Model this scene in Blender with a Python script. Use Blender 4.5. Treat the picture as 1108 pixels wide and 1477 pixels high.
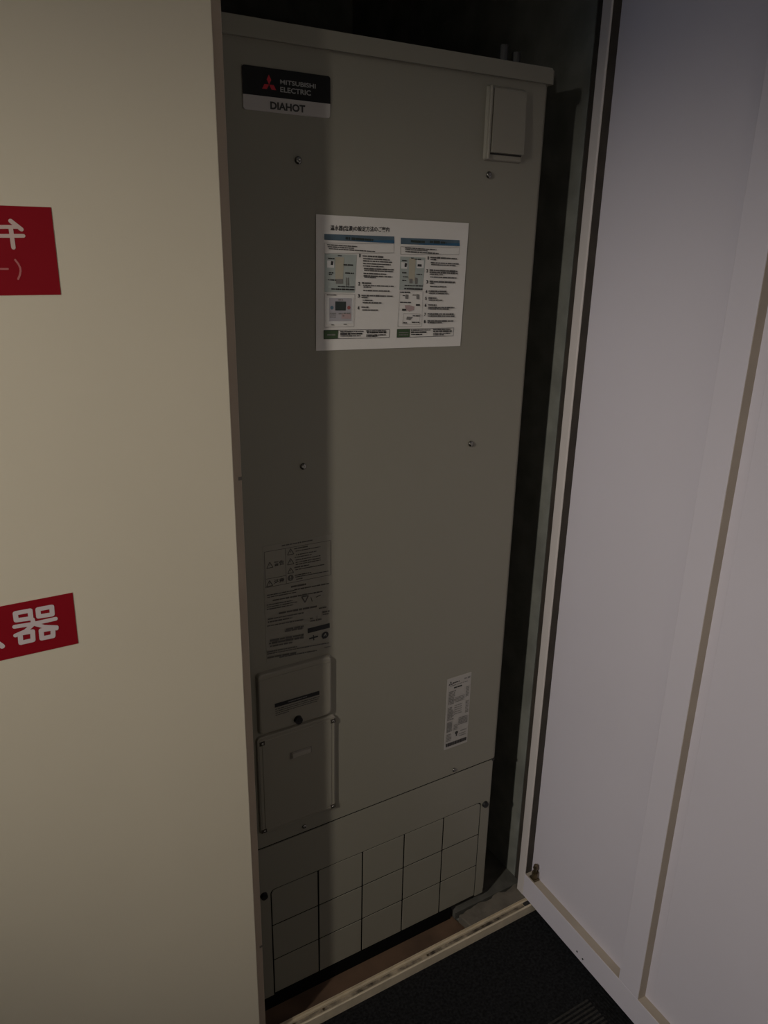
import bpy, bmesh, math, random
from mathutils import Vector, Matrix

for o in list(bpy.data.objects):
    bpy.data.objects.remove(o)
S = bpy.context.scene
C = S.collection

# ------------------------------------------------------------------ camera
CAM_Z = 1.57
YAW, PITCH, ROLL = math.radians(30.981), math.radians(19.242), math.radians(1.149)
FW = Vector((math.sin(YAW)*math.cos(PITCH), math.cos(YAW)*math.cos(PITCH), -math.sin(PITCH)))
R0 = Vector((math.cos(YAW), -math.sin(YAW), 0)); U0 = R0.cross(FW)
RT = math.cos(ROLL)*R0 + math.sin(ROLL)*U0
UP = -math.sin(ROLL)*R0 + math.cos(ROLL)*U0
cam = bpy.data.objects.new('camera', bpy.data.cameras.new('camera')); C.objects.link(cam)
cam.data.sensor_fit = 'HORIZONTAL'; cam.data.sensor_width = 36; cam.data.lens = 36
cam.data.clip_start = 0.02
M = Matrix((RT, UP, -FW)).transposed().to_4x4(); M.translation = (0, 0, CAM_Z)
cam.matrix_world = M
S.camera = cam

# ------------------------------------------------------------------ world, exposure
w = bpy.data.worlds.new('world'); S.world = w; w.use_nodes = True
bg = w.node_tree.nodes['Background']
bg.inputs[0].default_value = (0.64, 0.77, 1.0, 1); bg.inputs[1].default_value = 1.2
S.view_settings.view_transform = 'Standard'; S.view_settings.look = 'None'
S.view_settings.exposure = 0; S.view_settings.gamma = 1; S.view_settings.use_curve_mapping = False
LAMP = Vector((-1.70, 0.10, 2.18)); AIM = Vector((0.60, 0.93, 0.90))
LAMP_W = 124; LAMP_ANGLE = math.radians(48)
FILL = Vector((-0.55, 0.62, 2.22)); FILL_AIM = Vector((0.50, -0.50, 1.12)); FILL_W = 145; FILL_ANGLE = math.radians(40)  # unseen fill lamp, added to lift the ambient light
LAMP_COL = (1.0, 0.93, 0.82)

# ------------------------------------------------------------------ materials
MATS = {}
def mat(name, col, rough=0.6, metal=0.0, noise=0.0, scale=20.0, bump=0.0, bscale=None, emit=None, spec=0.5, col2=None):
    if name in MATS: return MATS[name]
    m = bpy.data.materials.new(name); m.use_nodes = True
    nt = m.node_tree; b = nt.nodes['Principled BSDF']
    b.inputs['Base Color'].default_value = (*col, 1)
    b.inputs['Roughness'].default_value = rough; b.inputs['Metallic'].default_value = metal
    b.inputs['Specular IOR Level'].default_value = spec
    tc = nt.nodes.new('ShaderNodeTexCoord')
    if noise or col2:
        n = nt.nodes.new('ShaderNodeTexNoise'); n.inputs['Scale'].default_value = scale; n.inputs['Detail'].default_value = 6
        nt.links.new(tc.outputs['Object'], n.inputs['Vector'])
        r = nt.nodes.new('ShaderNodeValToRGB')
        c2 = col2 or tuple(c*(1-noise) for c in col)
        r.color_ramp.elements[0].position = 0.35; r.color_ramp.elements[1].position = 0.65
        r.color_ramp.elements[0].color = (*c2, 1); r.color_ramp.elements[1].color = (*col, 1)
        nt.links.new(n.outputs['Fac'], r.inputs['Fac']); nt.links.new(r.outputs['Color'], b.inputs['Base Color'])
    if bump:
        n2 = nt.nodes.new('ShaderNodeTexNoise'); n2.inputs['Scale'].default_value = bscale or scale; n2.inputs['Detail'].default_value = 5
        nt.links.new(tc.outputs['Object'], n2.inputs['Vector'])
        bp = nt.nodes.new('ShaderNodeBump'); bp.inputs['Strength'].default_value = bump; bp.inputs['Distance'].default_value = 0.002
        nt.links.new(n2.outputs['Fac'], bp.inputs['Height']); nt.links.new(bp.outputs['Normal'], b.inputs['Normal'])
    if emit:
        b.inputs['Emission Color'].default_value = (*emit[0], 1); b.inputs['Emission Strength'].default_value = emit[1]
    MATS[name] = m
    return m
m_door_out = mat('cream_door_paint', (0.70, 0.63, 0.50), 0.55, noise=0.03, scale=3, bump=0.03, bscale=60)
m_door_in = mat('pale_door_paint', (0.645, 0.60, 0.655), 0.5, noise=0.03, scale=2.5, bump=0.03, bscale=60)
m_stile = mat('hinge_stile_paint', (0.62, 0.565, 0.545), 0.5, noise=0.05, scale=6)
m_return = mat('recess_beige', (0.44, 0.375, 0.305), 0.6, noise=0.12, scale=9)
m_dark_brown = mat('dark_brown', (0.055, 0.044, 0.034), 0.7, noise=0.3, scale=20)
m_edge = mat('door_edge_paint', (0.50, 0.41, 0.33), 0.6, noise=0.1, scale=8)
m_frame = mat('frame_paint', (0.20, 0.18, 0.16), 0.6, noise=0.15, scale=10)
m_wall = mat('corridor_wall_paint', (0.60, 0.56, 0.50), 0.8, noise=0.05, scale=6, bump=0.15, bscale=200)
m_ceil = mat('ceiling_board', (0.62, 0.60, 0.57), 0.9, noise=0.05, scale=8)
m_conc = mat('concrete', (0.22, 0.225, 0.20), 0.9, noise=0.3, scale=14, bump=0.5, bscale=60)
m_pad = mat('mortar_dark', (0.10, 0.095, 0.082), 0.95, noise=0.3, scale=25, bump=0.6, bscale=70)
m_mortar = mat('mortar', (0.150, 0.130, 0.105), 0.95, noise=0.35, scale=25, bump=0.8, bscale=70)
m_carpet = mat('carpet_loops', (0.020, 0.020, 0.021), 1.0, noise=0.65, scale=160, bump=1.0, bscale=420, spec=0.1)
m_rib = mat('carpet_rib', (0.05, 0.047, 0.042), 1.0, noise=0.4, scale=200, bump=0.6, bscale=400, spec=0.1)
m_heat = mat('heater_enamel', (0.254, 0.238, 0.194), 0.42, noise=0.03, scale=2.5, bump=0.02, bscale=90)
m_box = mat('heater_plastic', (0.268, 0.248, 0.203), 0.38, noise=0.02, scale=5)
m_pull = mat('finger_pull_plastic', (0.33, 0.305, 0.26), 0.4, noise=0.02, scale=5)
m_gap = mat('seam_dark', (0.02, 0.018, 0.016), 0.8, noise=0.2, scale=30)
m_gap_shade = mat('gap_shade_black', (0.004, 0.004, 0.004), 0.95, spec=0.1, noise=0.2, scale=40)  # black put in for shade in the seam, grooves and base gap
m_black = mat('black_plastic', (0.008, 0.008, 0.009), 0.45, noise=0.2, scale=40)
m_steel = mat('zinc_screw', (0.30, 0.29, 0.27), 0.22, 1.0, noise=0.25, scale=80)
m_brass = mat('worn_brass_fitting', (0.24, 0.19, 0.12), 0.35, 0.9, noise=0.4, scale=60)
m_alu = mat('sill_aluminium', (0.68, 0.58, 0.43), 0.42, 0.2, noise=0.15, scale=30, bump=0.1, bscale=90)
m_dirt = mat('sill_channel_dirt', (0.40, 0.33, 0.24), 0.8, col2=(0.04, 0.03, 0.022), scale=38)
m_brown = mat('brown_board', (0.125, 0.072, 0.042), 0.75, noise=0.4, scale=11, bump=0.2, bscale=60)
m_plate_grey = mat('nameplate_grey', (0.46, 0.43, 0.41), 0.4, noise=0.03, scale=10)
m_plate_black = mat('nameplate_black', (0.005, 0.0045, 0.0045), 0.4, spec=0.3, noise=0.1, scale=10)
m_logo_red = mat('logo_red', (0.52, 0.02, 0.035), 0.4, noise=0.03, scale=10)
m_plate_text = mat('nameplate_silver_text', (0.34, 0.34, 0.33), 0.4, noise=0.03, scale=10)
m_paper = mat('notice_paper', (0.74, 0.71, 0.68), 0.75, noise=0.02, scale=6)
m_ink = mat('print_black', (0.035, 0.033, 0.033), 0.7, noise=0.05, scale=60)
m_inkb = mat('print_body', (0.10, 0.095, 0.092), 0.7, noise=0.1, scale=60)
m_inkg = mat('print_grey', (0.20, 0.19, 0.18), 0.7, noise=0.05, scale=60)
m_inkl = mat('print_light_grey', (0.44, 0.42, 0.41), 0.7, noise=0.05, scale=60)
m_blue = mat('print_blue', (0.085, 0.135, 0.18), 0.7, noise=0.2, scale=30)
m_blued = mat('print_deep_blue', (0.03, 0.115, 0.22), 0.7, noise=0.1, scale=30)
m_diag = mat('print_pale_teal', (0.40, 0.44, 0.42), 0.7, noise=0.06, scale=50)
m_tan = mat('print_tan', (0.46, 0.42, 0.33), 0.7, noise=0.06, scale=50)
m_white = mat('print_white', (0.72, 0.71, 0.70), 0.7, noise=0.02, scale=50)
m_lcd = mat('print_lcd', (0.03, 0.042, 0.038), 0.7, noise=0.1, scale=50)
m_lav = mat('print_lavender', (0.42, 0.40, 0.43), 0.7, noise=0.05, scale=50)
m_rose = mat('print_rose', (0.45, 0.33, 0.33), 0.7, noise=0.05, scale=50)
m_dotb = mat('print_blue_dot', (0.10, 0.18, 0.24), 0.7, noise=0.05, scale=50)
m_dotr = mat('print_red_dot', (0.33, 0.10, 0.09), 0.7, noise=0.05, scale=50)
m_green = mat('print_green', (0.045, 0.085, 0.035), 0.7, noise=0.08, scale=50)
m_label = mat('rating_label_silver', (0.40, 0.375, 0.35), 0.5, noise=0.04, scale=30)
m_wlabel = mat('warning_label_film', (0.264, 0.246, 0.203), 0.45, noise=0.03, scale=20)
m_wink = mat('warning_label_ink', (0.085, 0.078, 0.068), 0.6, noise=0.1, scale=40)
m_red = mat('sign_red', (0.27, 0.003, 0.011), 0.6, spec=0.2, noise=0.05, scale=12)
m_sign_white = mat('sign_white', (0.66, 0.57, 0.58), 0.5, noise=0.03, scale=20)
m_sign_white2 = mat('sign_warm_white', (0.62, 0.47, 0.43), 0.5, noise=0.03, scale=20)
m_sign_pink = mat('sign_thin_white', (0.50, 0.15, 0.15), 0.5, noise=0.03, scale=20)
m_pipe = mat('pipe_grey', (0.12, 0.12, 0.12), 0.4, 0.6, noise=0.2, scale=20)
m_lampbody = mat('lamp_housing', (0.75, 0.74, 0.72), 0.5, noise=0.02, scale=20)
m_lamp = mat('lamp_lens', (0.9, 0.9, 0.9), 0.5, emit=(LAMP_COL, 12))

# ------------------------------------------------------------------ helpers
def px(x, y, Y):
    """photo pixel -> point on the vertical plane Y (metres)"""
    d = RT*((x-554)/1108) + UP*(-(y-738.5)/1108) + FW
    d = d*(Y/d.y)
    return d.x, d.z + CAM_Z
def obj(name, bm, m, parent=None, local=False, smooth=False, loc=None):
    me = bpy.data.meshes.new(name)
    if parent is not None and not local:
        r = parent
        while r.parent: r = r.parent
        bmesh.ops.translate(bm, verts=bm.verts, vec=-Vector(r.location))
    bmesh.ops.recalc_face_normals(bm, faces=bm.faces)
    bm.to_mesh(me); bm.free()
    me.materials.append(m)
    if smooth:
        for p in me.polygons: p.use_smooth = True
    o = bpy.data.objects.new(name, me); C.objects.link(o)
    o.parent = parent
    if loc: o.location = loc
    return o
def tag(o, label, cat=None, group=None, kind=None):
    o['label'] = label
    if cat: o['category'] = cat
    if group: o['group'] = group
    if kind: o['kind'] = kind
    return o
def thing(name, label, cat, loc, rz=0, group=None, kind=None):
    o = bpy.data.objects.new(name, None); C.objects.link(o)
    o.empty_display_size = 0.05
    o.location = loc; o.rotation_euler = (0, 0, rz)
    return tag(o, label, cat, group, kind)
def box(x0, x1, y0, y1, z0, z1, bev=0.0, seg=2, bm=None):
    b = bmesh.new()
    vs = [b.verts.new((x, y, z)) for x in (x0, x1) for y in (y0, y1) for z in (z0, z1)]
    for f in ((0,1,3,2),(4,6,7,5),(0,4,5,1),(2,3,7,6),(0,2,6,4),(1,5,7,3)):
        b.faces.new([vs[i] for i in f])
    if bev: bmesh.ops.bevel(b, geom=list(b.edges), offset=bev, segments=seg, affect='EDGES', profile=0.5)
    if bm is None: return b
    join(bm, b); return bm
def join(bm, b):
    mp = {v: bm.verts.new(v.co) for v in b.verts}
    for f in b.faces:
        try: bm.faces.new([mp[v] for v in f.verts])
        except ValueError: pass
    b.free()
def rrect(x0, x1, z0, z1, r, seg=5):
    """rounded rectangle outline; r a number or (bl, br, tr, tl)"""
    rr = (r,)*4 if not isinstance(r, (tuple, list)) else r
    pts = []
    for (cx, cz, a0), q in zip(((x0, z0, 180), (x1, z0, 270), (x1, z1, 0), (x0, z1, 90)), rr):
        if q <= 0: pts.append((cx, cz)); continue
        ox = cx + (q if cx == x0 else -q); oz = cz + (q if cz == z0 else -q)
        for i in range(seg+1):
            a = math.radians(a0 + 90*i/seg)
            pts.append((ox + q*math.cos(a), oz + q*math.sin(a)))
    return pts
def loft(rings):
    """rings: lists of (x,y,z) of equal length, capped both ends"""
    b = bmesh.new(); R = [[b.verts.new(p) for p in r] for r in rings]
    n = len(R[0])
    for a, c in zip(R, R[1:]):
        for i in range(n): b.faces.new((a[i], a[(i+1) % n], c[(i+1) % n], c[i]))
    b.faces.new(R[0]); b.faces.new(R[-1])
    return b
def prism_y(pts, y0, y1):
    return loft([[(x, y0, z) for x, z in pts], [(x, y1, z) for x, z in pts]])
def prism_z(pts, z0, z1):
    return loft([[(x, y, z0) for x, y in pts], [(x, y, z1) for x, y in pts]])
def prism_x(pts, x0, x1):
    return loft([[(x0, y, z) for y, z in pts], [(x1, y, z) for y, z in pts]])
def raised(x0, x1, z0, z1, yb, yf, r=0.008, inset=0.004, rim=0.002):
    """moulded cover: base outline, sloped sides, rounded front rim"""
    def ring(i, y): return [(x, y, z) for x, z in rrect(x0+i, x1-i, z0+i, z1-i, max(r-i*0.5, 0.001))]
    return loft([ring(0, yb), ring(inset*0.6, yf+rim), ring(inset, yf+rim*0.3), ring(inset+rim, yf)])
def cyl(c, axis, r, h, seg=16, r2=None):
    b = bmesh.new()
    bmesh.ops.create_cone(b, cap_ends=True, segments=seg, radius1=r, radius2=r if r2 is None else r2, depth=h)
    if axis == 'y': bmesh.ops.rotate(b, verts=b.verts, matrix=Matrix.Rotation(math.pi/2, 3, 'X'))   # radius2 end faces -y
    if axis == 'x': bmesh.ops.rotate(b, verts=b.verts, matrix=Matrix.Rotation(math.pi/2, 3, 'Y'))
    bmesh.ops.translate(b, verts=b.verts, vec=c)
    return b
def screw_bm(x, y, z, r):
    """pan-head screw standing proud of plane y (facing -y), with a cross slot"""
    b = bmesh.new()
    prof = [(r, 0), (r, 0.3*r), (0.86*r, 0.55*r), (0.5*r, 0.75*r), (0.28*r, 0.78*r)]
    n = 16; rings = []
    for rad, h in prof:
        rings.append([b.verts.new((x+rad*math.cos(2*math.pi*i/n), y-h, z+rad*math.sin(2*math.pi*i/n))) for i in range(n)])
    for a, c in zip(rings, rings[1:]):
        for i in range(n): b.faces.new((a[i], a[(i+1) % n], c[(i+1) % n], c[i]))
    cv = b.verts.new((x, y-0.35*r, z))
    for i in range(n): b.faces.new((rings[-1][i], rings[-1][(i+1) % n], cv))
    b.faces.new(rings[0])
    return b
# ---- flat print: polygons in the (x,z) plane at depth y
class Ink:
    def __init__(s, y): s.b = bmesh.new(); s.y = y; s.n = 0
    def poly(s, pts):
        s.n += 1
        vs = [s.b.verts.new((x, s.y-4e-6*s.n, z)) for x, z in pts]
        try: s.b.faces.new(vs)
        except ValueError: pass
    def rect(s, x0, x1, z0, z1): s.poly([(x0, z0), (x1, z0), (x1, z1), (x0, z1)])
    def seg(s, p, q, t):
        d = Vector((q[0]-p[0], q[1]-p[1])); 
        if d.length < 1e-7: return
        n = Vector((-d.y, d.x)).normalized()*t/2
        s.poly([(p[0]+n.x, p[1]+n.y), (p[0]-n.x, p[1]-n.y), (q[0]-n.x, q[1]-n.y), (q[0]+n.x, q[1]+n.y)])
    def disc(s, c, r, n=16): s.poly([(c[0]+r*math.cos(2*math.pi*i/n), c[1]+r*math.sin(2*math.pi*i/n)) for i in range(n)])
    def stroke(s, pts, t):
        for a, c in zip(pts, pts[1:]): s.seg(a, c, t)
        for p in pts:
            s.disc(p, t/2, 12)
    def frame(s, x0, x1, z0, z1, t):
        s.rect(x0, x1, z0, z0+t); s.rect(x0, x1, z1-t, z1); s.rect(x0, x0+t, z0, z1); s.rect(x1-t, x1, z0, z1)
    def words(s, p, q, t, rnd):
        """a printed line too small to read: runs of marks with word gaps"""
        L = math.hypot(q[0]-p[0], q[1]-p[1]); pos = 0
        ux, uz = (q[0]-p[0])/max(L, 1e-6), (q[1]-p[1])/max(L, 1e-6)
        while pos < L:
            run = min(t*rnd.uniform(0.7, 4.5), L-pos); h = t*rnd.uniform(0.65, 1.0)
            s.seg((p[0]+ux*pos, p[1]+uz*pos), (p[0]+ux*(pos+run), p[1]+uz*(pos+run)), h)
            pos += run + t*rnd.uniform(0.12, 0.45)
    def done(s, name, m, parent, local=False): return obj(name, s.b, m, parent, local)
def text_bm(body, x0, x1, z0, z1, y, bold=0.0, space=1.0):
    cu = bpy.data.curves.new('text_tmp', 'FONT'); cu.body = body; cu.size = 1; cu.offset = bold; cu.space_character = space
    cu.fill_mode = 'FRONT'; cu.resolution_u = 3
    o = bpy.data.objects.new('text_tmp', cu); C.objects.link(o)
    dg = bpy.context.evaluated_depsgraph_get()
    me = bpy.data.meshes.new_from_object(o.evaluated_get(dg))
    b = bmesh.new(); b.from_mesh(me)
    bpy.data.objects.remove(o); bpy.data.curves.remove(cu); bpy.data.meshes.remove(me)
    xs = [v.co.x for v in b.verts]; ys = [v.co.y for v in b.verts]
    if not xs: return b
    ax, bx_, ay, by = min(xs), max(xs), min(ys), max(ys)
    for v in b.verts:
        v.co = Vector((x0+(v.co.x-ax)/(bx_-ax)*(x1-x0), y, z0+(v.co.y-ay)/(by-ay)*(z1-z0)))
    return b

# ================================================================== the setting
FRONT = 1.065      # corridor face of the closed leaf and the wall
CARPET = -0.012
CEIL = 2.45
def struct(name, bm, m, label, cat):
    return tag(obj(name, bm, m), label, cat, kind='structure')
floor = struct('floor', box(-5, 4.2, -0.50, 1.083, CARPET-0.03, CARPET), m_carpet, 'dark charcoal loop carpet covering the corridor floor', 'carpet')
for i in range(16):      # ribbed border woven into the carpet
    y = 0.838 - i*0.0095
    obj('rib', box(0.30, 1.058, y-0.0045, y, CARPET-0.002, CARPET+0.002, 0.001, 1), m_rib, floor)
for i in range(9):
    x = 1.063 + i*0.0075
    obj('rib', box(x, x+0.003, 0.55, 0.842, CARPET-0.002, CARPET+0.0012, 0.0006, 1), m_carpet, floor)
struct('floor_closet', box(-0.62, 1.132, 1.083, 2.1, -0.05, -0.0145), m_conc, 'bare grey concrete floor of the heater closet', 'floor')
struct('ceiling', box(-5, 4.2, -0.60, 2.2, CEIL, CEIL+0.1), m_ceil, 'plain pale ceiling above the corridor', 'ceiling')
struct('wall_opposite', box(-5, 4.2, -0.60, -0.50, CARPET, CEIL), m_wall, 'plain pale corridor wall facing the closet', 'wall')
struct('wall_front_right', box(1.20, 4.2, FRONT, 1.20, CARPET, CEIL), m_wall, 'corridor wall beside the open closet leaf', 'wall')
struct('wall_front_left', box(-5, -0.46, FRONT, 1.20, CARPET, CEIL), m_wall, 'corridor wall beside the closed cream leaf', 'wall')
struct('wall_header', box(-0.46, 1.20, FRONT, 1.20, 2.13, CEIL), m_wall, 'wall strip above the closet opening', 'wall')
struct('wall_right', box(1.1315, 1.1995, 1.1805, 2.1, -0.05, CEIL), m_conc, 'grey concrete side wall inside the closet beside the heater', 'wall')
struct('wall_back', box(-0.72, 1.20, 2.1, 2.2, -0.05, CEIL), m_conc, 'concrete rear wall of the closet', 'wall')
struct('wall_left', box(-0.72, -0.62, 1.20, 2.1, -0.05, CEIL), m_conc, 'concrete side wall of the closet behind the closed leaf', 'wall')
# steel door frame
struct('trim_1', box(1.158, 1.20, FRONT, 1.180, CARPET, 2.13, 0.002), m_frame, 'steel jamb behind the hinge edge of the open leaf', 'door frame')
struct('trim_2', box(-0.46, -0.40, FRONT, 1.16, CARPET, 2.13, 0.002), m_frame, 'steel jamb beside the closed leaf', 'door frame')
struct('trim_3', box(-0.40, 1.158, FRONT+0.01, 1.16, 2.10, 2.13, 0.002), m_frame, 'steel head of the closet door frame', 'door frame')
# dark strip in front of the side wall, seen past the hinge edge
struct('trim_5', box(1.1325, 1.157, 1.150, 1.180, -0.014, 2.10, 0.001), m_dark_brown, 'dark strip between the concrete side wall and the jamb', 'door frame')
# threshold rail
prof = [(1.108, -0.03), (1.108, .012), (1.1066, .0122), (1.1064, .0075), (1.1012, .0075), (1.1006, .0122), (1.0984, .0122), (1.0982, .0068),
        (1.0874, .0068), (1.0872, .0118), (1.0848, .0126), (1.0828, .0105), (1.0815, CARPET-0.02)]
sill = struct('trim_4', prism_x(prof, -0.40, 1.15), m_alu, 'beige metal threshold rail with grooves in front of the heater', 'threshold')
obj('channel_dirt', box(-0.40, 1.088, 1.0876, 1.0981, .0064, .0076), m_dirt, sill)
sk = obj('pivot_socket', box(1.090, 1.135, 1.0876, 1.0998, .006, .0120, 0.0015), m_gap, sill)
for X in (0.46, 0.53, 0.80, 0.96):
    obj('screw', cyl((X, 1.0945, 0.0082), 'z', 0.0026, 0.0014, 12), m_brass, sill)

# ------------------------------------------------------------------ closed leaf with the signs
d1 = thing('door_1', 'closed cream painted closet leaf carrying two red signs', 'door', (0.0, FRONT, 0), kind='structure')
LX = 0.352*FRONT
obj('leaf', box(-0.395, LX, FRONT, FRONT+0.026, 0.014, 2.095, 0.0012), m_door_out, d1)
obj('backing', box(-0.395, LX-0.004, FRONT+0.0262, FRONT+0.040, 0.014, 2.095, 0.001), m_door_in, d1)
ast = obj('astragal', box(LX-0.03, 0.3632*(FRONT+0.0285), FRONT+0.0265, FRONT+0.0305, 0.014, 2.095, 0.0012), m_edge, d1)
for pz in (690, 1378):
    z = px(348, pz, FRONT+0.027)[1]
    obj('catch', box(0.3632*(FRONT+0.0285)-0.006, 0.3632*(FRONT+0.0285)+0.0007, FRONT+0.0262, FRONT+0.031, z-0.003, z+0.003, 0.0008), m_frame, ast)

# ------------------------------------------------------------------ open leaf (inner side seen)
ang = math.atan2(-1.0, -0.049)
d2 = thing('door_2', 'open pale leaf swung outward showing its framed inner side', 'door', (1.105, 1.11, 0.0), ang, kind='structure')
TOP = 2.09; DEP = 0.021
bm = box(-0.033, -0.008, 0.0, 0.036, 0.004, TOP, 0.0028, 3)
obj('hinge_stile', bm, m_stile, d2, True)
obj('middle_stile', box(0.320, 0.375, 0.0, 0.036, 0.081, TOP-0.06, 0.001), m_door_in, d2, True)
obj('meeting_stile', box(0.703, 0.728, 0.0, 0.036, 0.013, TOP, 0.002), m_door_in, d2, True)
obj('bottom_rail', box(-0.0085, 0.7035, 0.0002, 0.036, 0.013, 0.080, 0.001), m_door_in, d2, True)
obj('top_rail', box(-0.0085, 0.7035, 0.0002, 0.036, TOP-0.06, TOP, 0.001), m_door_in, d2, True)
obj('panel', box(-0.008, 0.321, DEP, 0.035, 0.079, TOP-0.059), m_door_in, d2, True)
p2 = obj('panel', box(0.374, 0.704, DEP, 0.035, 0.079, TOP-0.059), m_door_in, d2, True)
obj('liner_sheet', box(0.396, 0.690, DEP-0.0018, DEP+0.001, 0.092, TOP-0.08, 0.0006, 1), m_door_in, p2, True)
obj('outer_skin', box(-0.033, 0.728, 0.0362, 0.040, 0.013, TOP, 0.001), m_door_out, d2, True)
# lining of the recess sides, dark brown at the hinge and beige elsewhere
obj('hinge_side_strip', box(-0.0079, -0.0066, 0.0032, DEP, 0.081, TOP-0.06), m_dark_brown, d2, True)
obj('recess_edge', box(0.3751, 0.3760, 0.0012, DEP, 0.081, TOP-0.06), m_return, d2, True)
obj('recess_edge', box(-0.0070, 0.3199, 0.0012, DEP, 0.0801, 0.0810), m_return, d2, True)
obj('recess_edge', box(0.3760, 0.7029, 0.0012, DEP, 0.0801, 0.0810), m_return, d2, True)
pb = obj('pivot_bracket', box(0.006, 0.027, 0.003, 0.019, 0.081, 0.086, 0.0015), m_brass, d2, True)
obj('bolt', cyl((0.0165, 0.012, 0.094), 'z', 0.0085, 0.017, 8), m_brass, pb, True)
obj('bolt_shaft', cyl((0.0165, 0.012, 0.108), 'z', 0.0042, 0.014, 12), m_brass, pb, True)
obj('bolt_cap', cyl((0.0165, 0.012, 0.119), 'z', 0.0068, 0.009, 12, 0.005), m_brass, pb, True)
obj('hinge_foot', box(0.002, 0.030, 0.006, 0.030, 0.0045, 0.0128, 0.0015), m_gap, d2, True)
for s, z in ((0.195, 0.030), (0.2145, 0.027)):
    obj('screw', cyl((s, 0.0, z), 'y', 0.0022, 0.0016, 10), m_gap, d2, True)

# ------------------------------------------------------------------ closet floor pieces
brd = [(-0.39, 1.1085), (0.931, 1.1085), (0.9335, 1.125), (0.929, 1.141), (0.925, 1.158), (0.924, 1.19), (-0.39, 1.19)]
tag(obj('floor_board', prism_z(brd, -0.0143, -0.0105), m_brown), 'thin brown board lying on the closet floor under the heater front', 'board')
rnd = random.Random(5)
edge = []
for i in range(23):
    X = 1.130 - i*0.0092
    edge.append((X, 1.151 + 0.003*math.sin(i*0.9) + rnd.uniform(-0.002, 0.002) - max(0, (0.95-X))*0.35))
pts = [(0.9345, 1.1085), (1.130, 1.1085)] + edge
b = loft([[(x, y, -0.0143) for x, y in pts], [(x, y, 0.009) for x, y in pts], [(x*0.985+0.0155, y*0.985+0.017, 0.0125) for x, y in pts]])
tag(obj('mortar_strip', b, m_mortar), 'rough light mortar strip laid along the threshold rail by the jamb', 'mortar')
pts = [(0.9255, 1.160), (1.131, 1.1585), (1.131, 1.40), (0.9255, 1.40)]
tag(obj('mortar_pad', prism_z(pts, -0.0143, 0.007), m_pad), 'low grey mortar pad under the right corner of the heater', 'mortar')

# ================================================================== the water heater
HY = 1.165; HX0, HX1 = 0.412, 1.022
hz = thing('water_heater', 'tall grey-beige electric storage water heater standing in the closet', 'water heater', (0.717, HY, 0))
def body_outline(x0, x1, yf, yb, r):
    return rrect(x0, x1, yf, yb, (r, r, 0.02, 0.02), 6)
bm = prism_z(body_outline(HX0, HX1, HY, 1.80, 0.010), 0.4308, 1.842)
body = obj('cabinet', bm, m_heat, hz)
obj('inner_case', prism_z(body_outline(HX0+0.006, HX1-0.006, HY+0.0016, 1.79, 0.008), 0.330, 1.70), m_gap_shade, hz)
cov = prism_z(body_outline(HX0-0.005, HX1+0.006, HY-0.0075, 1.81, 0.008), 1.8392, 1.8638)
bmesh.ops.bevel(cov, geom=[e for e in cov.edges if abs(e.verts[0].co.z-1.8638) < 1e-5 and abs(e.verts[1].co.z-1.8638) < 1e-5], offset=0.003, segments=2, affect='EDGES')
obj('top_cover', cov, m_heat, hz)
for X, Y in ((0.46, 1.26), (0.880, 1.26), (0.46, 1.72), (0.974, 1.72)):
    obj('leg', cyl((X, Y, 0.0254), 'z', 0.025, 0.0797, 16), m_gap, hz)
for (x, y, big) in ((0.535, 1.687, 1), (0.899, 1.687, 1), (0.535, 1.2055, 1), (0.8935, 1.2055, 1), (0.899, 0.441, .8), (0.524, 0.444, .8)):
    obj('screw', screw_bm(x, HY, y, 0.0058*big), m_steel, hz, smooth=True)
obj('gap_shade_strip', box(HX0+0.006, 0.915, HY+0.001, HY+0.012, -0.0100, 0.0255), m_gap_shade, hz)  # black strip painted in as the shade under the heater
# lower cover: frame round the grid, tiles in it
GX = [0.447 + 0.1079*i for i in range(6)]; GZ = [0.0285, 0.124, 0.219, 0.3145]
out = [(HX0, 0.026), (GX[0]-0.0014, 0.026)]
r = 0.010
arc1 = [(GX[0]-0.001 + r - r*math.cos(a), GZ[3]+0.001 - r + r*math.sin(a)) for a in [math.pi/2*i/5 for i in range(6)]]
arc2 = [(GX[5]+0.001 - r + r*math.sin(a), GZ[3]+0.001 - r + r*math.cos(a)) for a in [math.pi/2*i/5 for i in range(6)]]
out += arc1 + arc2 + [(GX[5]+0.001, 0.026), (HX1, 0.026), (HX1, 0.4270), (HX0, 0.4270)]
fr = prism_y(out, HY, HY+0.06)
ed = [e for e in fr.edges if all(abs(v.co.y-HY) < 1e-6 for v in e.verts) and (all(abs(v.co.x-HX1) < 1e-6 for v in e.verts) or all(abs(v.co.x-HX0) < 1e-6 for v in e.verts))]
bmesh.ops.bevel(fr, geom=ed, offset=0.010, segments=5, affect='EDGES')
low = obj('lower_cover', fr, m_heat, hz)
obj('lower_case', box(HX0+0.001, HX1-0.001, HY+0.0605, 1.80, 0.026, 0.4270), m_heat, hz)
obj('lower_backing', box(GX[0]-0.0005, GX[5]+0.0005, HY+0.0015, HY+0.06, 0.0275, GZ[3]), m_gap_shade, low)  # black backing gives the panel grooves their shade by colour
tile = {}
g = 0.0018
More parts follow.
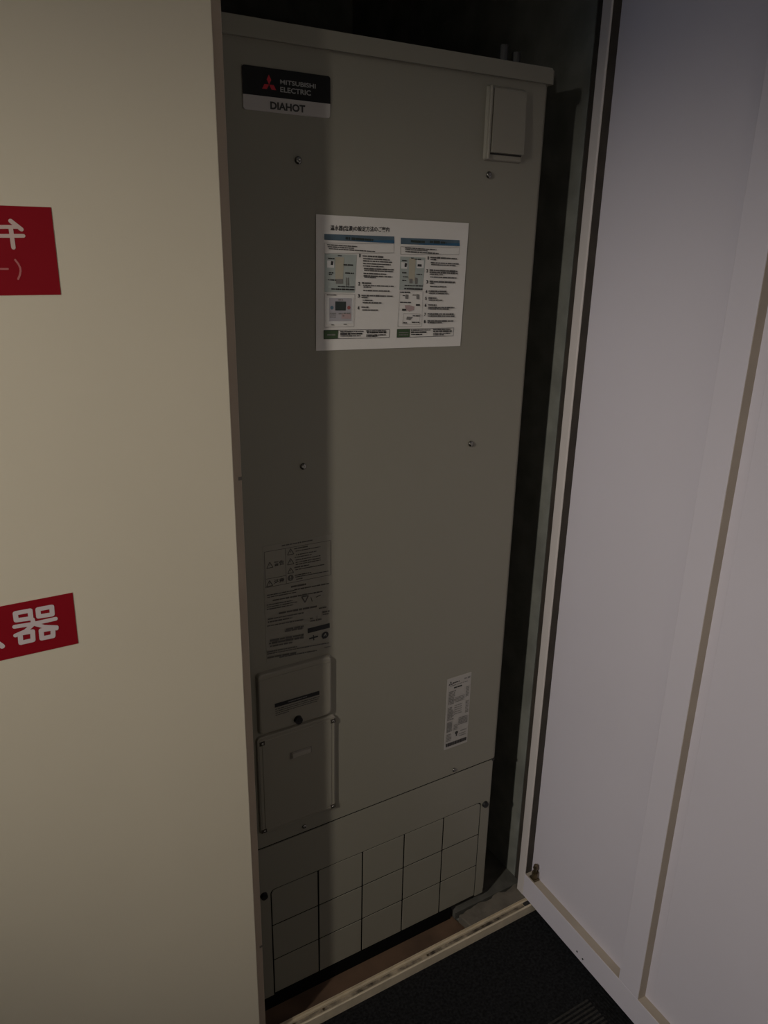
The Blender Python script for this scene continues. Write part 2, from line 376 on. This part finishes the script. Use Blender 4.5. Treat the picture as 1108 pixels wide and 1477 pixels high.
def tile_mesh(kind):
    rr = {'plain': 0.0008, 'tl': (0.0008, 0.0008, 0.0008, 0.009), 'tr': (0.0008, 0.0008, 0.009, 0.0008)}[kind]
    b = bmesh.new(); b.free()
    wx, wz = (GX[1]-GX[0])-2*g, (GZ[1]-GZ[0])-1.9*g
    def ring(i, y): return [(x, y, z) for x, z in rrect(-wx/2+i, wx/2-i, -wz/2+i, wz/2-i, rr, 3)]
    b = loft([ring(0, 0.0012), ring(0, 0.0003), ring(0.0003, 0.0)])
    bmesh.ops.recalc_face_normals(b, faces=b.faces)
    me = bpy.data.meshes.new('cover_panel'); b.to_mesh(me); b.free(); me.materials.append(m_heat)
    return me
for k in ('plain', 'tl', 'tr'): tile[k] = tile_mesh(k)
for j in range(3):
    for i in range(5):
        k = 'tl' if (i == 0 and j == 2) else 'tr' if (i == 4 and j == 2) else 'plain'
        o = bpy.data.objects.new('cover_panel', tile[k]); C.objects.link(o); o.parent = low
        o.location = Vector(((GX[i]+GX[i+1])/2, HY+0.0002, (GZ[j]+GZ[j+1])/2)) - Vector(hz.location)
for X, Z in ((0.4315, 0.3095), (0.9985, 0.3045)):
    k = obj('knob_screw', cyl((X, HY-0.003, Z), 'y', 0.0082, 0.006, 20, 0.0070), m_black, low)
    obj('screw_slot', box(X-0.004, X+0.004, HY-0.0066, HY-0.006, Z-0.0008, Z+0.0008), m_gap, k)
for X in (0.4185, 1.0125):
    obj('seam_clip', cyl((X, HY-0.0005, 0.4275), 'y', 0.0036, 0.003, 12), m_gap, low)

# air cover near the top right corner
v = obj('handle_cover', raised(0.884, 0.9675, 1.709, 1.8255, HY, HY-0.006, 0.004, 0.003, 0.0015), m_box, hz)
fl = loft([[(x, HY-0.0055, z) for x, z in rrect(0.8935, 0.9655, 1.7215, 1.8215, 0.002)],
           [(x, HY-0.0085 - 0.0035*(1.8215-z)/0.1, z) for x, z in rrect(0.8945, 0.9645, 1.7222, 1.8205, 0.002)]])
obj('flap', fl, m_box, v)
obj('slot', box(0.8945, 0.9635, HY-0.0064, HY-0.0058, 1.7190, 1.7217), m_gap, v)
obj('side_rib', box(0.8862, 0.8918, HY-0.0105, HY-0.0055, 1.711, 1.8245, 0.0018, 3), m_box, v)

# name plate
pl = obj('nameplate', raised(0.4495, 0.5895, 1.7485, 1.8052, HY, HY-0.0016, 0.004, 0.0005, 0.0004), m_plate_grey, hz)
pl['label'] = 'black and grey maker nameplate'
ik = Ink(HY-0.0019); ik.poly(rrect(0.4495, 0.5895, 1.7682, 1.8052, (0, 0, 0.004, 0.004))); ik.done('black_field', m_plate_black, pl)
NP = lambda x, y: px(340+x/7.3867, 80+y/7.3867, HY)
cx, cz = NP(350, 312); ik = Ink(HY-0.0022)
R_ = 0.0108
for k in range(3):
    a = math.radians(90+120*k); u = Vector((math.cos(a), math.sin(a))); n = Vector((-u.y, u.x))
    c0 = Vector((cx, cz))
    ik.poly([tuple(c0), tuple(c0+u*R_*0.58+n*R_*0.33), tuple(c0+u*R_*1.16), tuple(c0+u*R_*0.58-n*R_*0.33)])
ik.done('emblem', m_logo_red, pl)
a0 = NP(468, 312); a1 = NP(845, 300); top = NP(468, 255)[1]
obj('lettering', text_bm('MITSUBISHI', a0[0], a1[0], NP(468, 308)[1], NP(468, 258)[1], HY-0.0022, 0.022), m_plate_text, pl)
obj('lettering', text_bm('ELECTRIC', a0[0], NP(795, 400)[0], NP(468, 392)[1], NP(468, 335)[1], HY-0.0022, 0.022), m_plate_text, pl)
obj('lettering', text_bm('DIAHOT', NP(362, 530)[0], NP(735, 560)[0], NP(362, 574)[1], NP(362, 490)[1], HY-0.0022, 0.04), m_ink, pl)

# control covers on the left
BY = HY-0.008
bx = obj('control_cover', raised(0.4325, 0.586, 0.6955, 0.8275, HY, BY, 0.009, 0.003, 0.0025), m_box, hz)
obj('cover_ledge', box(0.4395, 0.580, BY-0.0010, BY+0.001, 0.8135, 0.8155, 0.0005, 1), m_box, bx)
CB = lambda x, y: px(340+x/4.767, 930+y/4.767, BY)
ik = Ink(BY-0.0006)
p, q = CB(268, 420), CB(575, 327); zb = (p[1]+q[1])/2
ik.rect(p[0], q[0], zb-0.0042, zb+0.0042); ik.done('caution_bar', m_black, bx)
rnd = random.Random(3); ik = Ink(BY-0.0009); ik.words((p[0]+0.027, zb), (p[0]+0.066, zb), 0.0022, rnd); ik.done('bar_lettering', m_inkg, bx)['kind'] = 'stuff'
ik = Ink(BY-0.0006)
for k, e in enumerate((0.092, 0.090, 0.087, 0.028)):
    ik.words((p[0]+0.001, zb-0.0085-0.0042*k), (p[0]+e, zb-0.0085-0.0042*k), 0.0021, rnd)
ik.done('caution_text', m_wink, bx)['kind'] = 'stuff'
bc = CB(428, 512)
kn = obj('knob', cyl((bc[0], BY-0.003, bc[1]), 'y', 0.0085, 0.007, 20, 0.0075), m_black, bx)
obj('knob_slot', box(bc[0]-0.005, bc[0]+0.005, BY-0.0071, BY-0.0064, bc[1]-0.0009, bc[1]+0.0009), m_gap, kn)
BY = HY-0.0055
lx = obj('terminal_cover', raised(0.4275, 0.5950, 0.4655, 0.6925, HY, BY, 0.009, 0.002, 0.002), m_box, hz)
# raised rim and inset lid
def rim(x0, x1, z0, z1, t, y0, y1, r):
    a = rrect(x0, x1, z0, z1, r); c = rrect(x0+t, x1-t, z0+t, z1-t, max(r-t, 0.001))
    b = bmesh.new(); V = [[b.verts.new((x, y, z)) for x, z in P] for P, y in ((a, y0), (a, y1), (c, y1), (c, y0))]
    n = len(a)
    for k in range(4):
        A, B = V[k], V[(k+1) % 4]
        for i in range(n): b.faces.new((A[i], A[(i+1) % n], B[(i+1) % n], B[i]))
    return b
obj('rim', rim(0.4325, 0.5905, 0.4705, 0.6880, 0.0025, BY+0.001, BY-0.0007, 0.008), m_box, lx)
obj('lid', raised(0.4380, 0.5850, 0.4760, 0.6825, BY+0.001, BY-0.0009, 0.006, 0.001, 0.0005), m_box, lx)
LBp = lambda x, y: px(340+x/4.767, 930+y/4.767, BY-0.002)
for (x, y) in ((184, 685), (672, 527), (672, 1112), (200, 1285)):
    X, Z = LBp(x, y)
    e = obj('screw_pocket', box(X-0.0055, X+0.0055, BY-0.0011, BY+0.001, Z-0.0045, Z+0.0045, 0.0006), m_dark_brown, lx)
    obj('screw', screw_bm(X, BY-0.0010, Z, 0.0030), m_steel, lx, smooth=True)
a = LBp(385, 762); c = LBp(515, 720); zz = (a[1]+c[1])/2
pull = obj('finger_pull', raised(a[0], c[0], zz-0.006, zz+0.006, BY-0.0008, BY-0.0058, 0.002, 0.0015, 0.001), m_pull, lx)
obj('pull_recess', box(a[0]-0.003, c[0]+0.003, BY-0.0013, BY-0.0008, zz-0.0082, zz+0.0070), m_frame, lx)

# warning label
wl = obj('warning_label', raised(0.4555, 0.5885, 0.8430, 1.0715, HY, HY-0.0003, 0.002, 0.0001, 0.0001), m_wlabel, hz)
wl['label'] = 'printed warning sticker'
WP = lambda x, y: px(370+x/7.3846, 760+y/7.3846, HY)
IY = HY-0.0007
def wl_line(ik, a, c, t, rnd=None):
    p, q = WP(*a), WP(*c); ik.words(p, (q[0], q[1]), t*1.25, rnd) if rnd else ik.seg(p, q, t)
rnd = random.Random(11)
ik = Ink(IY)
for a, c in (((82, 268), (788, 142)), ((788, 142), (790, 508)), ((790, 508), (95, 648)), ((95, 648), (82, 268)), ((305, 228), (318, 600)), ((100, 556), (318, 515))):
    wl_line(ik, a, c, 0.0008)
ik.done('box_lines', m_wink, wl)['kind'] = 'stuff'
ik = Ink(IY)
def tri(x, y, s):
    X, Z = WP(x, y); h = s*0.9
    P = [(X-s/2, Z-h/2), (X+s/2, Z-h/2), (X, Z+h/2)]
    ik.seg(P[0], P[1], 0.0014); ik.seg(P[1], P[2], 0.0014); ik.seg(P[2], P[0], 0.0014)
    ik.rect(X-0.0005, X+0.0005, Z-0.0018, Z+0.0020)
for x, y, s in ((140, 405, 0.0118), (138, 600, 0.0118), (362, 262, 0.0122), (362, 366, 0.0125), (362, 462, 0.0115)): tri(x, y, s)
X, Z = WP(362, 541); ik.disc((X, Z), 0.0058, 20)
ik.done('hazard_symbols', m_wink, wl)['kind'] = 'stuff'
ik = Ink(IY-0.0002); ik.rect(X-0.0008, X+0.0008, Z-0.001, Z+0.0035); ik.disc((X, Z-0.0029), 0.0009, 8); ik.done('exclamation_mark', m_wlabel, wl)
for body, x0, x1, y0, y1 in (('\u8b66\u544a', 183, 292, 410, 360), ('\u6ce8\u610f', 185, 295, 598, 548)):
    A = WP(x0, (y0+y1)/2+10); B = WP(x1, (y0+y1)/2-10); zc = (A[1]+B[1])/2
    obj('lettering', text_bm(body, A[0], B[0], zc-0.0046, zc+0.0046, IY, 0.03), m_wink, wl)
ik = Ink(IY)
sl = lambda x0, y0, x1: (x1, y0-(x1-x0)*0.185)
for x0, y0, x1, t in ((268, 200, 595, .0022), (400, 232, 545, .002), (415, 258, 680, .0016), (418, 297, 640, .002), (405, 325, 585, .0018), (415, 352, 680, .0016), (415, 378, 680, .0016), (415, 400, 685, .0016),
                  (402, 432, 560, .002), (412, 455, 720, .0018), (405, 515, 580, .0018), (412, 533, 765, .0018), (420, 556, 490, .0018),
                  (365, 637, 525, .003), (110, 728, 400, .0018), (400, 668, 770, .0022), (112, 750, 420, .0018), (170, 782, 700, .0026), (105, 832, 380, .0018), (110, 854, 430, .0016), (108, 878, 390, .002),
                  (235, 918, 640, .003), (118, 982, 500, .0022), (120, 1012, 380, .0024), (110, 1055, 500, .002), (310, 1090, 500, .004), (300, 1110, 500, .003), (140, 1210, 500, .0036), (130, 1240, 500, .004), (140, 1270, 380, .003),
                  (110, 1330, 430, .0024), (110, 1352, 770, .0018), (112, 1392, 420, .0030), (240, 1385, 640, .0022), (720, 1280, 785, .0014), (660, 865, 740, .0025), (700, 905, 775, .003), (705, 930, 770, .002),
                  (565, 975, 600, .002), (570, 1000, 690, .003)):
    wl_line(ik, (x0, y0), sl(x0, y0, x1), t, rnd)
wl_line(ik, (640, 940), (640, 1000), 0.001)
P = [WP(478, 742), WP(548, 728), WP(513, 800)]
for i in range(3): ik.seg(P[i], P[(i+1) % 3], 0.0024)
wl_line(ik, (575, 745), (590, 790), 0.0012); wl_line(ik, (630, 745), (680, 722), 0.0016)
ik.done('fine_print', m_wink, wl)['kind'] = 'stuff'
ik = Ink(IY)
ik.poly([WP(543, 1082), WP(545, 1132), WP(780, 1072), WP(778, 1022)])
wl_line(ik, (560, 1190), (655, 1163), 0.003); wl_line(ik, (605, 1150), (610, 1205), 0.002)
ik.done('black_field', m_black, wl)
ik = Ink(IY)
X, Z = WP(730, 1150); ik.disc((X, Z), 0.0072, 18); wl_line(ik, (695, 1160), (712, 1190), 0.002)
ik.done('round_mark', m_black, wl)
ik = Ink(IY-0.0002); ik.seg((X-0.003, Z-0.002), (X+0.001, Z+0.0035), 0.002); ik.seg((X+0.001, Z+0.0035), (X+0.002, Z-0.003), 0.0015); ik.done('round_mark_lines', m_wlabel, wl)

# rating label
rl = obj('rating_label', raised(0.8675, 0.932, 0.5045, 0.6865, HY, HY-0.0004, 0.001, 0.0001, 0.0001), m_label, hz)
rl['label'] = 'small silver rating sticker'
rnd = random.Random(21)
x0, z1, W_, H_ = 0.8675, 0.6865, 0.0645, 0.182
L = lambda u, v: (x0+W_*u, z1-H_*v)
ik = Ink(HY-0.0008)
c = Vector(L(0.14, 0.075))
for k in range(3):
    a = math.radians(90+120*k); u = Vector((math.cos(a), math.sin(a))); n = Vector((-u.y, u.x))
    ik.poly([tuple(c), tuple(c+u*0.0032+n*0.0019), tuple(c+u*0.0062), tuple(c+u*0.0032-n*0.0019)])
ik.words(L(0.22, 0.075), L(0.50, 0.072), 0.0035, rnd)
ik.words(L(0.28, 0.145), L(0.62, 0.145), 0.005, rnd)
ik.disc(L(0.50, 0.80), 0.0042, 14)
ik.seg(L(0.50, 0.80), L(0.50, 0.85), 0.003)
ik.done('maker_print', m_ink, rl)['kind'] = 'stuff'
ik = Ink(HY-0.0007)
def tx(u0, u1, v, t=0.0026): ik.words(L(u0, v), L(u1, v), t, rnd)
tx(0.12, 0.85, 0.108); tx(0.70, 0.95, 0.06, 0.005)
for k in range(9): tx(0.08, 0.30+0.08*rnd.random(), 0.19+0.021*k, 0.0032)
for k in range(7): tx(0.80, 0.93, 0.19+0.021*k, 0.0026)
for k in range(4): tx(0.35, 0.75, 0.29+0.02*k, 0.0024)
for k in range(9): tx(0.07, 0.24+0.1*rnd.random(), 0.41+0.021*k, 0.0034)
for k in range(8): tx(0.82, 0.94, 0.39+0.022*k, 0.0026)
for k in range(5): tx(0.34, 0.66, 0.40+0.03*k, 0.0022)
for k in range(7): tx(0.07, 0.28, 0.62+0.021*k, 0.0036)
for k in range(5): tx(0.55, 0.94, 0.60+0.022*k, 0.0032)
for k in range(4): tx(0.36, 0.52, 0.68+0.022*k, 0.0024)
for k in range(5): tx(0.07, 0.26, 0.79+0.022*k, 0.0028)
tx(0.66, 0.92, 0.79, 0.003); tx(0.62, 0.90, 0.83); tx(0.62, 0.90, 0.86)
ik.done('fine_print', m_inkg, rl)['kind'] = 'stuff'
ik = Ink(HY-0.0008); u = 0.07
while u < 0.95:
    wd = rnd.uniform(0.010, 0.045); ik.poly([L(u, 0.915), L(min(u+wd, .95), 0.915), L(min(u+wd, .95), 0.965), L(u, 0.965)]); u += wd + rnd.uniform(0.006, 0.014)
ik.done('dark_strip', m_ink, rl)['kind'] = 'stuff'

# pipes rising from the heater top
for X, Y, z in ((0.958, 1.22, 1.902), (0.987, 1.22, 1.894)):
    b = cyl((X, Y, (1.85+z)/2), 'z', 0.008, z-1.85, 14)
    pp_ = obj('pipe_stub', b, m_pipe, hz)
    obj('pipe_nut', cyl((X, Y, 1.869), 'z', 0.011, 0.010, 6), m_pipe, pp_)

# ================================================================== paper notice
PY = HY-0.0012
corners = [px(456, 506, PY), px(664, 499, PY), px(676.5, 322, PY), px(456, 309, PY)]
nt_ = thing('paper_notice', 'white printed sheet with two columns taped to the heater front', 'notice', (corners[0][0], PY, corners[0][1]))
# a sheet with a slight lift along its right edge
b = bmesh.new(); N = 12; rows = []
for j in range(5):
    row = []
    for i in range(N+1):
        u, v = i/N, j/4
        x = (corners[0][0]*(1-u)+corners[1][0]*u)*(1-v) + (corners[3][0]*(1-u)+corners[2][0]*u)*v
        z = (corners[0][1]*(1-u)+corners[1][1]*u)*(1-v) + (corners[3][1]*(1-u)+corners[2][1]*u)*v
        row.append((x, z, PY))
    rows.append(row)
V = [[b.verts.new((x, y, z)) for x, z, y in r_] for r_ in rows]
V2 = [[b.verts.new((x, y+0.0003, z)) for x, z, y in r_] for r_ in rows]
for A in (V, V2):
    for j in range(4):
        for i in range(N): b.faces.new((A[j][i], A[j][i+1], A[j+1][i+1], A[j+1][i]))
obj('sheet', b, m_paper, nt_)
PP = lambda x, y: px(440+x/4.2615, 290+y/4.2615, PY)
def psl(x, y, x1):      # a printed horizontal through (x,y), carried to x1
    k = ((y-430)*-0.000135) + 0.045
    return (x1, y+(x1-x)*k)
Y1, Y2, Y3 = PY-0.0004, PY-0.0007, PY-0.0010
def area(name, m, quads, y=Y1):
    for q in quads:
        ik = Ink(y); ik.poly([PP(*p) for p in q]); ik.done(name, m, nt_)
A = PP(155, 163); B = PP(518, 181); zc = (A[1]+B[1])/2
obj('lettering', text_bm('\u6e29\u6c34\u5668(\u7d66\u6e6f)\u306e\u8a2d\u5b9a\u65b9\u6cd5\u306e\u3054\u6848\u5185', A[0], B[0], zc-0.0046, zc+0.0046, Y1, 0.022), m_ink, nt_)
area('heading_band', m_blue, [[(118, 202), (118, 238), (548, 260), (548, 218)], [(588, 225), (588, 264), (950, 277), (950, 240)]])
area('heading_band_edge', m_blued, [[(300, 243), (300, 247), (548, 260), (548, 240)], [(700, 262), (700, 268), (950, 277), (950, 259)]], Y2)
rnd = random.Random(31)
def lines(name, m, L_, y=Y2, k=1.0):
    ik = Ink(y)
    for x0, yy, x1, t in L_:
        ik.words(PP(x0, yy), PP(*psl(x0, yy, x1)), t*k*0.001, rnd)
    o = ik.done(name, m, nt_); o['kind'] = 'stuff'; return o
lines('heading_text', m_lcd, [(248, 228, 275, 5.5), (285, 231, 418, 4.4), (650, 246, 735, 4.6), (765, 250, 868, 4.6)], Y3)
area('diagram_field', m_diag, [[(120, 324), (120, 560), (305, 562), (318, 330)], [(585, 340), (580, 545), (722, 547), (740, 348)]])
area('diagram_heater', m_tan, [[(185, 345), (185, 498), (232, 498), (240, 347)], [(640, 352), (635, 490), (672, 490), (680, 354)]], Y2)
area('diagram_white', m_white, [[(135, 365), (135, 408), (178, 410), (178, 366)], [(590, 376), (590, 415), (626, 416), (628, 377)], [(685, 362), (685, 412), (728, 412), (730, 364)]], Y2)
area('diagram_dark', m_ink, [[(158, 368), (156, 392), (170, 394), (174, 370)], [(612, 380), (610, 404), (622, 406), (626, 382)]], Y3)
area('diagram_base', m_inkg, [[(188, 480), (188, 508), (232, 508), (232, 478)], [(250, 470), (250, 520), (256, 520), (256, 470)], [(262, 470), (262, 520), (268, 520), (268, 470)], [(640, 478), (640, 505), (660, 505), (660, 478)], [(675, 470), (675, 510), (690, 510), (690, 472)]], Y3)
lines('diagram_text', m_ink, [(140, 352, 180, 2), (200, 335, 225, 2), (235, 391, 295, 2.2), (145, 440, 172, 2.4), (145, 450, 165, 2), (245, 442, 298, 2.2), (140, 484, 190, 1.8), (200, 525, 302, 2), (160, 540, 302, 2.4),
                              (595, 365, 625, 2), (650, 350, 668, 2), (672, 357, 712, 2), (690, 395, 715, 4), (595, 440, 622, 2.2), (600, 465, 630, 2), (684, 450, 718, 2), (595, 487, 620, 1.8), (610, 518, 722, 2), (608, 538, 722, 2.6)], Y3)
ik = Ink(Y2)
for q in ([(120, 570), (118, 775), (300, 772), (305, 572)], [(582, 552), (568, 772), (716, 770), (724, 552)], [(118, 258), (118, 322), (545, 318), (545, 262)], [(586, 280), (586, 328), (945, 330), (948, 284)], [(605, 692), (598, 755), (703, 757), (707, 694)]):
    P = [PP(*p) for p in q]
    for i in range(4): ik.seg(P[i], P[(i+1) % 4], 0.0007)
ik.done('thin_boxes', m_inkl, nt_)['kind'] = 'stuff'
area('remote_body', m_white, [[(130, 590), (130, 755), (292, 752), (296, 592)]])
area('remote_face', m_lav, [[(148, 595), (148, 738), (284, 738), (286, 597)]], Y2)
area('remote_rose', m_rose, [[(224, 690), (222, 722), (280, 724), (282, 692)]], Y3)
area('remote_display', m_lcd, [[(184, 616), (184, 672), (249, 672), (251, 618)]], Y3)
ik = Ink(Y3); ik.disc(PP(164, 655), 0.0031, 14); ik.done('remote_blue_button', m_dotb, nt_)
ik = Ink(Y3); ik.disc(PP(268, 655), 0.0031, 14); ik.done('remote_red_button', m_dotr, nt_)
lines('remote_text', m_inkg, [(133, 576, 192, 2.2), (203, 607, 232, 2.2), (152, 690, 190, 1.8), (152, 700, 190, 1.4), (152, 712, 188, 1.4), (205, 692, 230, 2.4), (235, 690, 276, 2.6), (230, 705, 240, 3), (160, 760, 178, 2), (235, 757, 256, 2)], Y3)
body_ = [(135, 268, 320, 2), (138, 280, 300, 2), (145, 292, 430, 2), (352, 337, 480, 2.8), (355, 353, 520, 2.2), (355, 367, 535, 2.2), (355, 383, 525, 2.2), (355, 398, 485, 2.2), (360, 414, 543, 2.4), (362, 426, 540, 2), (358, 444, 498, 2.2), (358, 459, 535, 2.6), (362, 468, 432, 2),
         (348, 503, 405, 2.8), (355, 518, 543, 2.2), (358, 528, 405, 2), (355, 549, 518, 2.4), (345, 580, 538, 2.8), (345, 592, 385, 2.8), (352, 609, 412, 2), (352, 624, 468, 2.2), (345, 652, 388, 2.8), (350, 669, 445, 2.2),
         (612, 287, 805, 2), (615, 297, 750, 2), (615, 310, 820, 2.2), (768, 346, 930, 3), (768, 358, 805, 2.4), (770, 378, 942, 2.2), (772, 390, 925, 2.2), (763, 424, 935, 3), (763, 437, 935, 3), (763, 449, 845, 2.6), (765, 466, 930, 2.2), (763, 494, 918, 3), (763, 505, 790, 2.2), (765, 524, 865, 2),
         (757, 553, 865, 2.8), (757, 566, 878, 2.2), (755, 595, 805, 2.6), (757, 608, 842, 2), (753, 638, 805, 2.6), (753, 652, 915, 2.2), (753, 662, 880, 2.4), (750, 693, 910, 2.6), (750, 706, 915, 2.4), (749, 736, 908, 2.6), (749, 747, 838, 2.6)]
lines('body_text', m_inkb, body_, Y2)
for n_, pos in (('1', [(336, 335), (756, 350)]), ('2', [(332, 508), (750, 428)]), ('3', [(330, 582), (750, 496)]), ('4', [(327, 656), (745, 556)]), ('5', [(742, 598)]), ('6', [(740, 640)]), ('7', [(737, 697)]), ('8', [(735, 741)])):
    for x, y in pos:
        X, Z = PP(x, y); ww = 0.0012 if n_ == '1' else 0.0019
        obj('step_number', text_bm(n_, X-ww, X+ww, Z-0.0028, Z+0.0028, Y2, 0.03), m_ink, nt_)
lines('diagram_captions', m_ink, [(583, 560, 645, 2.2), (583, 622, 650, 2.2), (680, 638, 705, 3), (595, 668, 620, 3.4), (598, 580, 612, 2), (660, 577, 680, 1.8), (660, 705, 705, 2), (602, 748, 625, 2.4), (655, 745, 700, 2.2)], Y3)
area('valve_sketch', m_inkg, [[(618, 573), (615, 600), (632, 602), (636, 575)], [(684, 572), (684, 602), (702, 604), (702, 574)], [(625, 710), (622, 728), (645, 732), (662, 712)]], Y2)
area('valve_sketch_rose', m_rose, [[(612, 640), (618, 665), (640, 680), (668, 668), (672, 648), (640, 640)]], Y2)
area('green_field', m_green, [[(115, 794), (115, 848), (200, 844), (203, 795)], [(566, 788), (564, 838), (642, 835), (645, 787)]], Y2)
ik = Ink(Y2)
for q in ([(115, 794), (115, 848), (516, 838), (519, 789)], [(566, 788), (564, 838), (910, 829), (914, 779)]):
    P = [PP(*p) for p in q]
    for i in range(4): ik.seg(P[i], P[(i+1) % 4], 0.0007)
ik.done('footer_box', m_ink, nt_)['kind'] = 'stuff'
ik = Ink(Y3)
for x0, y0, x1, t in ((215, 803, 358, 2), (215, 816, 350, 3.2), (215, 829, 340, 2), (375, 798, 495, 2), (378, 808, 498, 3), (375, 823, 495, 2), (375, 831, 445, 2), (650, 793, 770, 2), (650, 806, 745, 2.6), (650, 820, 720, 2), (785, 789, 895, 2), (785, 800, 900, 3.2), (785, 813, 890, 2), (785, 822, 850, 2)):
    ik.words(PP(x0, y0), PP(x1, y0-(x1-x0)*0.012), t*0.001, rnd)
ik.done('footer_text', m_ink, nt_)['kind'] = 'stuff'
lines('green_field_text', m_inkg, [(135, 822, 185, 2.4), (575, 808, 635, 2), (575, 822, 632, 2)], Y3)

# ================================================================== red signs on the closed leaf
SY = FRONT-0.0005
# upper sign
x1_, zt = px(73.5, 299, SY); x2_, zb_ = px(88, 425, SY)
sg = thing('red_sign', 'red plate with a large white character above thin bracketed text on the cream leaf', 'sign', (x1_, SY, zb_))
obj('plate', prism_y([(-0.25, zb_), (x2_, zb_), (x1_, zt), (-0.25, zt)], SY, FRONT-0.00005), m_red, sg)
Q = lambda x, y: px(x/7.771, 270+y/7.771, SY)
ik = Ink(SY-0.0002)
tk = 0.0049
for st in ([(118, 378), (240, 472)], [(-110, 445), (190, 445)], [(-60, 350), (-120, 440)], [(-150, 545), (262, 545)], [(122, 470), (150, 675)], [(-40, 560), (-60, 640), (-120, 690)]):
    ik.stroke([Q(*p) for p in st], tk if st[0][1] not in (445, 545) else 0.0043)
ik.done('large_character', m_sign_white2, sg)
ik = Ink(SY-0.0002)
ik.stroke([Q(-70, 916), Q(88, 916)], 0.0021)
ik.stroke([Q(*p) for p in ((170, 815), (205, 860), (227, 905), (230, 940), (222, 985), (203, 1030))], 0.0022)
ik.done('bracketed_text', m_sign_pink, sg)
# lower sign
x1_, zt = px(104.7, 854.8, SY); x2_, zb_ = px(113, 928, SY)
sg = thing('red_sign', 'smaller red plate with bold rounded white characters on the cream leaf', 'sign', (x1_, SY, zb_))
obj('plate', prism_y([(-0.12, zb_), (x2_, zb_), (x1_, zt), (-0.12, zt)], SY, FRONT-0.00005), m_red, sg)
Q = lambda x, y: px(x/6.925, 830+y/6.925, SY)
ik = Ink(SY-0.0002); tk = 0.0064
def ring_(P, t):
    P = [Q(*p) for p in P]; ik.stroke(P+[P[0]], t)
ring_([(152, 378), (300, 350), (308, 428), (162, 448)], tk)
ring_([(378, 338), (516, 312), (522, 388), (386, 410)], tk)
ring_([(200, 580), (325, 558), (330, 645), (208, 672)], tk)
ring_([(410, 548), (528, 528), (530, 605), (418, 628)], tk)
ik.stroke([Q(*p) for p in ((145, 512), (330, 482), (555, 432))], 0.0058)
ik.stroke([Q(*p) for p in ((325, 440), (335, 482), (255, 555), (155, 598))], 0.0058)
ik.stroke([Q(*p) for p in ((335, 482), (440, 510), (565, 515), (565, 530))], 0.0054)
ik.done('bold_character', m_sign_white, sg)
ik = Ink(SY-0.0002)
ik.stroke([Q(*p) for p in ((-110, 590), (-60, 650), (22, 708))], 0.0070)
ik.stroke([Q(-130, 470), Q(-120, 740), Q(-150, 745)], 0.0066)
ik.stroke([Q(-50, 500), Q(-105, 570)], 0.0066)
ik.stroke([Q(-230, 560), Q(-165, 545), Q(-230, 700)], 0.0066)
ik.done('bold_character', m_sign_white, sg)

# ================================================================== ceiling lamp of the corridor, and an added fill lamp
def lathe(prof, n=28, cap=True):
    b = bmesh.new()
    rings = [[b.verts.new((r_*math.cos(2*math.pi*i/n), r_*math.sin(2*math.pi*i/n), z)) for i in range(n)] for r_, z in prof]
    for a, c in zip(rings, rings[1:]):
        for i in range(n): b.faces.new((a[i], a[(i+1) % n], c[(i+1) % n], c[i]))
    if cap: b.faces.new(rings[-1])
    return b
def spot_lamp(label, P, aim, watts, angle):
    lp = thing('spot_lamp', label, 'lamp', (P.x, P.y, CEIL), group='corridor spotlights')
    d = (aim-P).normalized(); q = d.to_track_quat('-Z', 'Y')
    def aimed(b):      # head parts are turned to the beam, front opening at P
        bmesh.ops.rotate(b, verts=b.verts, matrix=q.to_matrix()); bmesh.ops.translate(b, verts=b.verts, vec=P); return b
    b = lathe([(0.001, -0.0301), (0.05, -0.03), (0.055, -0.02), (0.055, 0.0)]); bmesh.ops.translate(b, verts=b.verts, vec=(P.x, P.y, CEIL)); obj('canopy', b, m_lampbody, lp)
    t = P - d*0.10
    obj('stem', cyl((P.x, P.y, (CEIL-0.03+t.z)/2), 'z', 0.009, CEIL-0.03-t.z, 12), m_lampbody, lp)
    hd = obj('head', aimed(lathe([(0.062, 0.03), (0.064, 0.0), (0.072, 0.0), (0.072, 0.14), (0.05, 0.17)])), m_lampbody, lp)
    obj('lens', aimed(lathe([(0.062, 0.030), (0.001, 0.028)])), m_lamp, hd)
    ld = bpy.data.lights.new('spot_light', 'SPOT'); ld.energy = watts; ld.color = LAMP_COL; ld.spot_size = angle; ld.spot_blend = 1.0; ld.shadow_soft_size = 0.045
    lo = bpy.data.objects.new('spot_light', ld); C.objects.link(lo); lo.parent = lp
    lo.location = P + d*0.012 - lp.location; lo.rotation_mode = 'QUATERNION'; lo.rotation_quaternion = q
spot_lamp('white cylindrical ceiling spotlight aimed at the open closet', LAMP, AIM, LAMP_W, LAMP_ANGLE)
spot_lamp('unseen fill spotlight added on the ceiling, aimed at the wall facing the closet', FILL, FILL_AIM, FILL_W, FILL_ANGLE)  # added to bounce soft light onto the heater and doors
